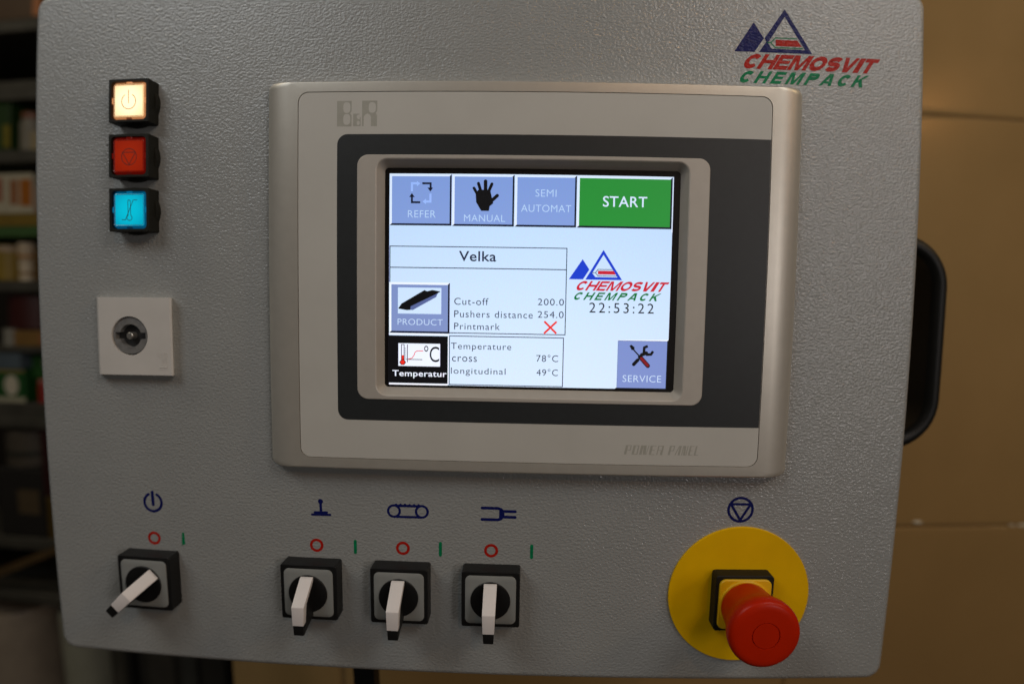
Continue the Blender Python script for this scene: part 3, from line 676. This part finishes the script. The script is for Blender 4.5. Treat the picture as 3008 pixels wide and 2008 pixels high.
c.poly([[(-67.5, 75.35), (-61.4, 75.35), (-61.4, 71.2), (-62.0, 70.4), (-61.45, 69.6), (-61.45, 65.25), (-63.9, 65.25), (-63.9, 69.0), (-64.4, 69.9), (-65.3, 70.3), (-66.2, 69.9), (-66.8, 69.0), (-66.8, 65.25), (-67.5, 65.25)], ovalhole(-63.4, 72.65, 1.45, 2.1)], HF)
sub(c, 'maker_lettering', M_foilprint, term, label='large grey letters B and R in the upper left of the foil')
c = MB()
def glyph(ch, x, wd, z0, z1):
    H = z1-z0; sh = lambda x_, t: (x_ + 0.20*H*t, z0 + H*t)
    F = 0.38*wd; T = 0.17*wd
    cnt = [0]
    def quad(x0, x1, t0, t1, x2=None, x3=None):
        cnt[0] += 1
        c.poly([[sh(x0, t0), sh(x1, t0), sh(x1 if x3 is None else x3, t1), sh(x0 if x2 is None else x2, t1)]], HF + .004*cnt[0])
    if ch in 'PER': 
        if ch != 'R': quad(x, x+F, 0, 1)
    if ch == 'P': quad(x+F, x+wd, .93, 1); quad(x+wd-T, x+wd, .5, .93); quad(x+F, x+wd, .44, .5)
    if ch == 'O': quad(x, x+F, 0, 1); quad(x+F, x+wd, .94, 1); quad(x+F, x+wd, 0, .06); quad(x+wd-T, x+wd, .06, .94)
    if ch == 'W': quad(x, x+.32*wd, 0, 1, x); quad(x+.48*wd, x+.85*wd, 0, 1, x+.34*wd, x+.70*wd); quad(x+.86*wd, x+.93*wd, 0, 1, x+wd*.98, x+wd*1.06)
    if ch == 'E': quad(x+F, x+wd, .94, 1); quad(x+F, x+wd*.85, .48, .54); quad(x+F, x+wd, 0, .06)
    if ch == 'R': quad(x, x+T, 0, 1); quad(x+T, x+wd, .94, 1); quad(x+wd-F, x+wd, 0, .5); quad(x+wd-F*.7, x+wd, .5, .94); quad(x+T, x+wd-F, .5, .55)
    if ch == 'A': quad(x, x+T, 0, 1, x+.5*wd, x+.5*wd+T); quad(x+wd-F, x+wd, 0, 1, x+.62*wd, x+wd)
    if ch == 'N': quad(x, x+T, 0, 1); quad(x+T+.2*wd, x+T+.2*wd+F, 0, 1, x+T, x+T+F); quad(x+wd-T, x+wd, 0, 1)
    if ch == 'L': quad(x, x+F, 0, 1); quad(x+F, x+wd, 0, .06)
x = 40.1
for ch in 'POWER': glyph(ch, x, 2.35 if ch != 'W' else 3.1, -64.8, -60.95); x += 3.1 if ch != 'W' else 3.9
x = 58.0
for ch in 'PANEL': glyph(ch, x, 1.75 if ch in 'EL' else 2.1, -64.8, -60.85); x += 2.75 if ch not in 'EL' else 2.4
sub(c, 'product_lettering', M_foilprint, term, label='grey slanted lettering reading POWER PANEL')

# ---- the display: 320 x 240 picture elements
def lcd(name, rgb):
    """light given off by the display, with its fine coloured stripes"""
    if name in MATS: return MATS[name]
    e = lin(*rgb); m = mat(name, (0.01, 0.01, 0.012), 0.35, emit=e, estr=1.0)
    nt = m.node_tree; N = nt.nodes; Lk = nt.links; b = N['Principled BSDF']
    tc = N.new('ShaderNodeTexCoord'); sp = N.new('ShaderNodeSeparateXYZ'); Lk.new(tc.outputs['Object'], sp.inputs[0])
    cmb = N.new('ShaderNodeCombineColor')
    for k in range(3):
        a = N.new('ShaderNodeMath'); a.operation = 'MULTIPLY_ADD'; a.inputs[1].default_value = 2*math.pi/0.000357/1; a.inputs[2].default_value = 2.094*k; Lk.new(sp.outputs['X'], a.inputs[0])
        s_ = N.new('ShaderNodeMath'); s_.operation = 'SINE'; Lk.new(a.outputs[0], s_.inputs[0])
        q = N.new('ShaderNodeMath'); q.operation = 'MULTIPLY_ADD'; q.inputs[1].default_value = 0.16*e[k]; q.inputs[2].default_value = e[k]; Lk.new(s_.outputs[0], q.inputs[0])
        gz = N.new('ShaderNodeMapRange'); gz.inputs['From Min'].default_value = 0.047; gz.inputs['From Max'].default_value = -0.038   # viewing-angle change painted into the colour: brighter towards its lower edge
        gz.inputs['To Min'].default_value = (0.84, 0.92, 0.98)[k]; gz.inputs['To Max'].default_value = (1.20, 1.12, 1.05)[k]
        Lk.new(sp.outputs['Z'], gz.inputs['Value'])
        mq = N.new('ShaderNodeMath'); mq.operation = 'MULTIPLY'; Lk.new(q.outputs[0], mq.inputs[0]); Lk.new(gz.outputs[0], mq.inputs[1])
        Lk.new(mq.outputs[0], cmb.inputs[k])
    Lk.new(cmb.outputs[0], b.inputs['Emission Color'])
    lw = N.new('ShaderNodeLayerWeight'); lw.inputs['Blend'].default_value = 0.5      # a liquid crystal panel throws its light forwards
    iv = N.new('ShaderNodeMath'); iv.operation = 'SUBTRACT'; iv.inputs[0].default_value = 1.0; Lk.new(lw.outputs['Facing'], iv.inputs[1])
    pw = N.new('ShaderNodeMath'); pw.operation = 'POWER'; pw.inputs[1].default_value = 1.6; Lk.new(iv.outputs[0], pw.inputs[0])
    sc = N.new('ShaderNodeMath'); sc.operation = 'MULTIPLY'; sc.inputs[1].default_value = 1.08; Lk.new(pw.outputs[0], sc.inputs[0])
    Lk.new(sc.outputs[0], b.inputs['Emission Strength'])
    return m
C_ = dict(bg=(199, 222, 250), hi=(232, 240, 255), dark=(8, 12, 34), btn=(134, 158, 216), btn2=(122, 141, 194), green=(38, 142, 52), txt=(190, 214, 246), white=(225, 236, 255), black=(4, 4, 6),
          ink=(26, 32, 60), ltar=(160, 188, 250), red=(222, 44, 34), blue=(22, 60, 200), lred=(196, 30, 50), lgreen=(0, 112, 50), grey=(84, 98, 150), maroon=(120, 20, 28), svc=(118, 138, 200))
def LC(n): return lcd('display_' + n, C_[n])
HL = 2.5
class Cv(MB):
    def __init__(s, base=0.0): super().__init__(); s.z = HL + base
    def p(s, u, v): return (-57.0 + u*114.15/320, 47.3 - v*85.6/240)
    def up(s): s.z += 0.012
    def rect(s, col, u0, v0, u1, v1): s.up(); s.m(LC(col)); s.poly([[s.p(u0, v1), s.p(u1, v1), s.p(u1, v0), s.p(u0, v0)]], s.z)
    def pg(s, col, pts): s.up(); s.m(LC(col)); s.poly([[s.p(*q) for q in pts]], s.z)
    def ln(s, col, pts, wd=1.0, closed=False, caps=False):
        s.up(); s.m(LC(col)); stroke(s, [s.p(*q) for q in pts], wd*.3567, s.z, closed, caps)
    def tx(s, col, st, u0, v0, u1, v1, **k):
        s.up(); s.m(LC(col)); a = s.p(u0, v1); b2 = s.p(u1, v0); text(s, st, a[0], b2[0], a[1], b2[1], s.z, **k)
    def frame(s, col, u0, v0, u1, v1): s.ln(col, [(u0, v0), (u1, v0), (u1, v1), (u0, v1)], 0.95, True)
    def button(s, col, u0, v0, u1, v1):
        s.rect('dark', u0, v0, u1, v1); s.pg('hi', [(u0, v0), (u1, v0), (u1-2.4, v0+2.4), (u0+2.6, v1-2.2), (u0, v1)]); s.rect(col, u0+2.6, v0+2.6, u1-2.0, v1-2.2)
def scr(cv, name, label=None): return sub(cv, name, None, term, label=label)

c = Cv()
c.pg('bg', [(0, 0), (320.4, 0), (320.4, 183.6), (318.4, 184.8), (262.8, 184.8), (262.8, 239), (260.5, 240.4), (0, 240.4)])
c.rect('black', 262.8, 184.8, 320.4, 241.2); c.pg('hi', [(262.8, 184.8), (318.9, 184.8), (320.4, 183.4), (319.6, 183.2), (262.8, 184.3)])
c.rect('hi', 319.4, 0, 320.6, 62); c.rect('hi', 0, 0, 320.6, 0.7)
c.frame('ink', 0.9, 81.8, 202.2, 179.6); c.ln('ink', [(0.9, 105.8), (202.2, 105.8)]); c.frame('ink', 70.0, 183.2, 200.6, 239.3)
c.tx('ink', 'Velka', 80, 86.4, 122.4, 97.9, offset=0.012, space=1.05)
for st, a in (('Cut-off', (75.1, 139.4, 114.3, 147.4)), ('200.0', (170.4, 138.8, 200.1, 146.3)), ('Pushers distance', (75.2, 153.8, 165, 161.6)), ('254.0', (170.6, 153, 200.1, 160.6)), ('Printmark', (75.3, 168, 127.7, 175.6)),
              ('Temperature', (71.8, 190.9, 141.1, 200.5)), ('cross', (73.2, 206.6, 101.8, 212.5)), ('78°C', (170.1, 202.8, 195, 210.9)), ('longitudinal', (72, 219.6, 135, 228.9)), ('49°C', (170.5, 219.1, 195.1, 227))):
    c.tx('ink', st, *a, offset=-0.003, space=1.12)
c.ln('red', [(178.3, 164.6), (192.2, 178.2)], 2.2); c.ln('red', [(192.4, 164.6), (178.2, 178.4)], 2.2)
c.tx('black', '22:53:22', 228.9, 142.3, 302.2, 153.7, offset=-0.002, space=1.28)
c.pg('blue', [(205.1, 116.3), (220.2, 93.6), (228.0, 105.2), (221.0, 116.3)])
c.ln('blue', [(226.2, 115.0), (230.6, 107.6), (243.5, 85.6), (262.6, 115.0)], 2.9, True)
c.pg('blue', [(224.4, 116.3), (230.2, 107.6), (235, 113.5), (260, 113.5), (260, 116.3)])
c.pg('lred', [(237.7, 106.3), (255.7, 106.3), (258.0, 110.4), (237.7, 110.4)])
c.ln('ink', [(231, 108.6), (235, 108.7), (237.6, 104.8), (254.5, 104.8)], 0.7); c.ln('ink', [(235, 108.7), (237.8, 112.1), (259, 112.1)], 0.7)
c.up(); c.m(LC('lred')); a = c.p(211.6, 128.8); b2 = c.p(319, 118); heavy(c, 'CHEMOSVIT', a[0], a[1], b2[0], b2[1], 0.62, 0.235, 0.08, c.z)
c.up(); c.m(LC('lgreen')); a = c.p(209.6, 139.5); b2 = c.p(310.5, 130.8); heavy(c, 'CHEMPACK', a[0], a[1], b2[0], b2[1], 0.62, 0.235, 0.33, c.z)
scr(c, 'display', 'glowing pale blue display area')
c = Cv(.30); c.button('btn', 0.4, 0.5, 71.0, 58.2)
c.ln('ltar', [(25.8, 20), (25.8, 11.0), (32, 11.0)], 2.4); c.pg('ltar', [(31.5, 8.4), (35.2, 11.2), (31.5, 14.3)])
c.ln('dark', [(37.6, 11.0), (47.1, 11.0), (47.1, 16)], 2.2); c.pg('dark', [(43.5, 15.8), (49.9, 15.8), (46.9, 20.2)])
c.ln('dark', [(35.4, 32.3), (25.9, 32.3), (25.9, 26)], 2.2); c.pg('dark', [(22.8, 26.5), (29.1, 26.5), (25.8, 22)])
c.ln('ltar', [(47.0, 22.5), (47.0, 31.4), (41.5, 31.4)], 2.4); c.pg('ltar', [(42, 28.2), (42, 34.4), (38, 31.4)])
c.tx('txt', 'REFER', 21.5, 41.4, 53.1, 49.3, offset=-0.008, space=1.06); scr(c, 'touch_button', 'pale blue REFER button with circling arrows')
c = Cv(.30); c.button('btn', 71.8, 0.5, 141.8, 58.4)
c.pg('black', [(98.8, 31.5), (104.6, 41.2), (113.4, 41.2), (114.2, 36), (118.2, 32.6), (116.6, 26.5), (114.9, 19.0), (112.0, 17.6), (101.0, 17.8), (98.2, 22.5)])
for a, b2, wd in (((96.2, 15.9), (100.6, 23.5), 3.2), ((101.2, 10.6), (104.2, 20), 3.4), ((109.2, 8.2), (109.3, 20), 4.0), ((116.4, 11.2), (112.6, 20), 3.4), ((122.6, 24.0), (114.5, 31.5), 3.8)): c.ln('black', [a, b2], wd, caps=True)
c.tx('txt', 'MANUAL', 85.4, 45.6, 131.8, 53.3, offset=-0.008, space=1.06); scr(c, 'touch_button', 'pale blue MANUAL button with black hand')
c = Cv(.30); c.button('btn', 142.5, 0.5, 211.8, 58.4); c.tx('txt', 'SEMI', 165.5, 16.5, 189.1, 24.6, offset=-0.008, space=1.06); c.tx('txt', 'AUTOMAT', 149.7, 33.6, 206, 41.6, offset=-0.008, space=1.06); scr(c, 'touch_button', 'pale blue SEMI AUTOMAT button')
c = Cv(.30); c.button('green', 212.4, 0.6, 319.2, 58.4); c.tx('white', 'START', 241.4, 22.8, 291.1, 34.7, offset=0.006, space=1.04); scr(c, 'touch_button', 'green START button')
c = Cv(.30); c.button('btn2', 0.2, 122.6, 70.0, 180.6); c.rect('bg', 10.4, 128.5, 60.4, 158.4)
c.pg('black', [(10.6, 152.8), (14.5, 147), (41, 131.2), (44, 132.6), (50, 131), (59.4, 132.6), (56, 134.8), (25.2, 150), (25.4, 154), (20.8, 154.4)]); c.pg('grey', [(25.2, 150), (56.3, 134.6), (54.4, 139), (27.6, 154.2), (24.8, 154)])
c.tx('txt', 'PRODUCT', 10.1, 164.3, 62.2, 171.3, offset=-0.008, space=1.04); scr(c, 'touch_button', 'blue PRODUCT button with bar pictogram')
c = Cv(.30); c.rect('black', -1.2, 183.6, 68.3, 238.6); c.rect('hi', 0, 180.9, 69.6, 182.6); c.rect('hi', 0, 238.7, 68.2, 240.6); c.rect('hi', 68.3, 183.3, 69.4, 239)
c.rect('white', 11, 192.5, 59.4, 218.8)
c.ln('black', [(14.6, 212), (14.6, 194), (17.7, 194), (17.7, 212)], 0.8); c.rect('red', 15.0, 206.4, 17.3, 212.5); c.pg('black', [(12.0, 214.6), (14.6, 211.2), (17.7, 211.2), (20, 214.6), (17.7, 217.6), (14.2, 217.6)]); c.pg('red', [(13.0, 214.6), (15.0, 211.9), (17.2, 211.9), (19, 214.6), (17.2, 216.8), (14.8, 216.8)])
for k in range(6): c.ln('black', [(18.2, 198.5+2.4*k), (20.2, 198.5+2.4*k)], 0.6)
c.ln('black', [(21.6, 193.8), (21.6, 214.4)], 0.8); c.ln('black', [(20.2, 211.0), (39, 211.0)], 0.8); c.ln('red', [(22.5, 210.6), (27, 209.6), (29.3, 206), (30.6, 202.4), (33, 201), (40.1, 200.9)], 0.8)
c.tx('black', '°C', 41.0, 194.8, 58.4, 213.6, offset=0.0, space=0.95)
c.tx('white', 'Temperatur', 4.2, 223.7, 67.2, 232.8, offset=0.012, space=1.06); scr(c, 'touch_button', 'black Temperatur button with thermometer pictogram')
c = Cv(.30); c.rect('svc', 262.9, 185.0, 318.8, 239.1)
c.ln('black', [(278.4, 192.6), (289, 203.8)], 1.5); c.pg('black', [(275.8, 190.6), (278, 189.4), (281.6, 192), (281.8, 195.4), (278.6, 195.4)])
c.ln('black', [(288.4, 203.2), (297.6, 213.2)], 5.0, caps=True); c.ln('maroon', [(290.0, 204.8), (297.4, 212.8)], 3.2, caps=True)
c.ln('black', [(281.4, 211.8), (285.8, 206.8)], 4.0, caps=True); c.ln('black', [(290.2, 200.6), (295.4, 198.6)], 4.0, caps=True)
c.ln('black', [(296.8, 190.6), (292.8, 192.4), (292.6, 197), (296.2, 200.4), (300.8, 200.0), (303.0, 196.4)], 3.0)
c.tx('txt', 'SERVICE', 269.2, 224.3, 313.4, 232.1, offset=-0.008, space=1.06); scr(c, 'touch_button', 'blue SERVICE button with crossed tools')

# cable conduit / leg of the stand seen under the panel
st = empty('stand_leg', (-0.115, 0.10, -1.0), 'black slanting stand leg showing under the panel edge', 'stand leg')
c = MB()
def lq(x, z, wd): return [(x, -86, z), (x+wd, -86, z), (x+wd, -98, z), (x, -98, z)]
c.loft([lq(-104.6, -150, 13.6), lq(-100.8, -250, 12.6), lq(-68, -1000, 12)], True, True)
part(c, 'tube', M_black, st)
c = MB(); c.box(-100, -30, -120, -66, -1000, -990, 1.5); part(c, 'foot', M_black, st)
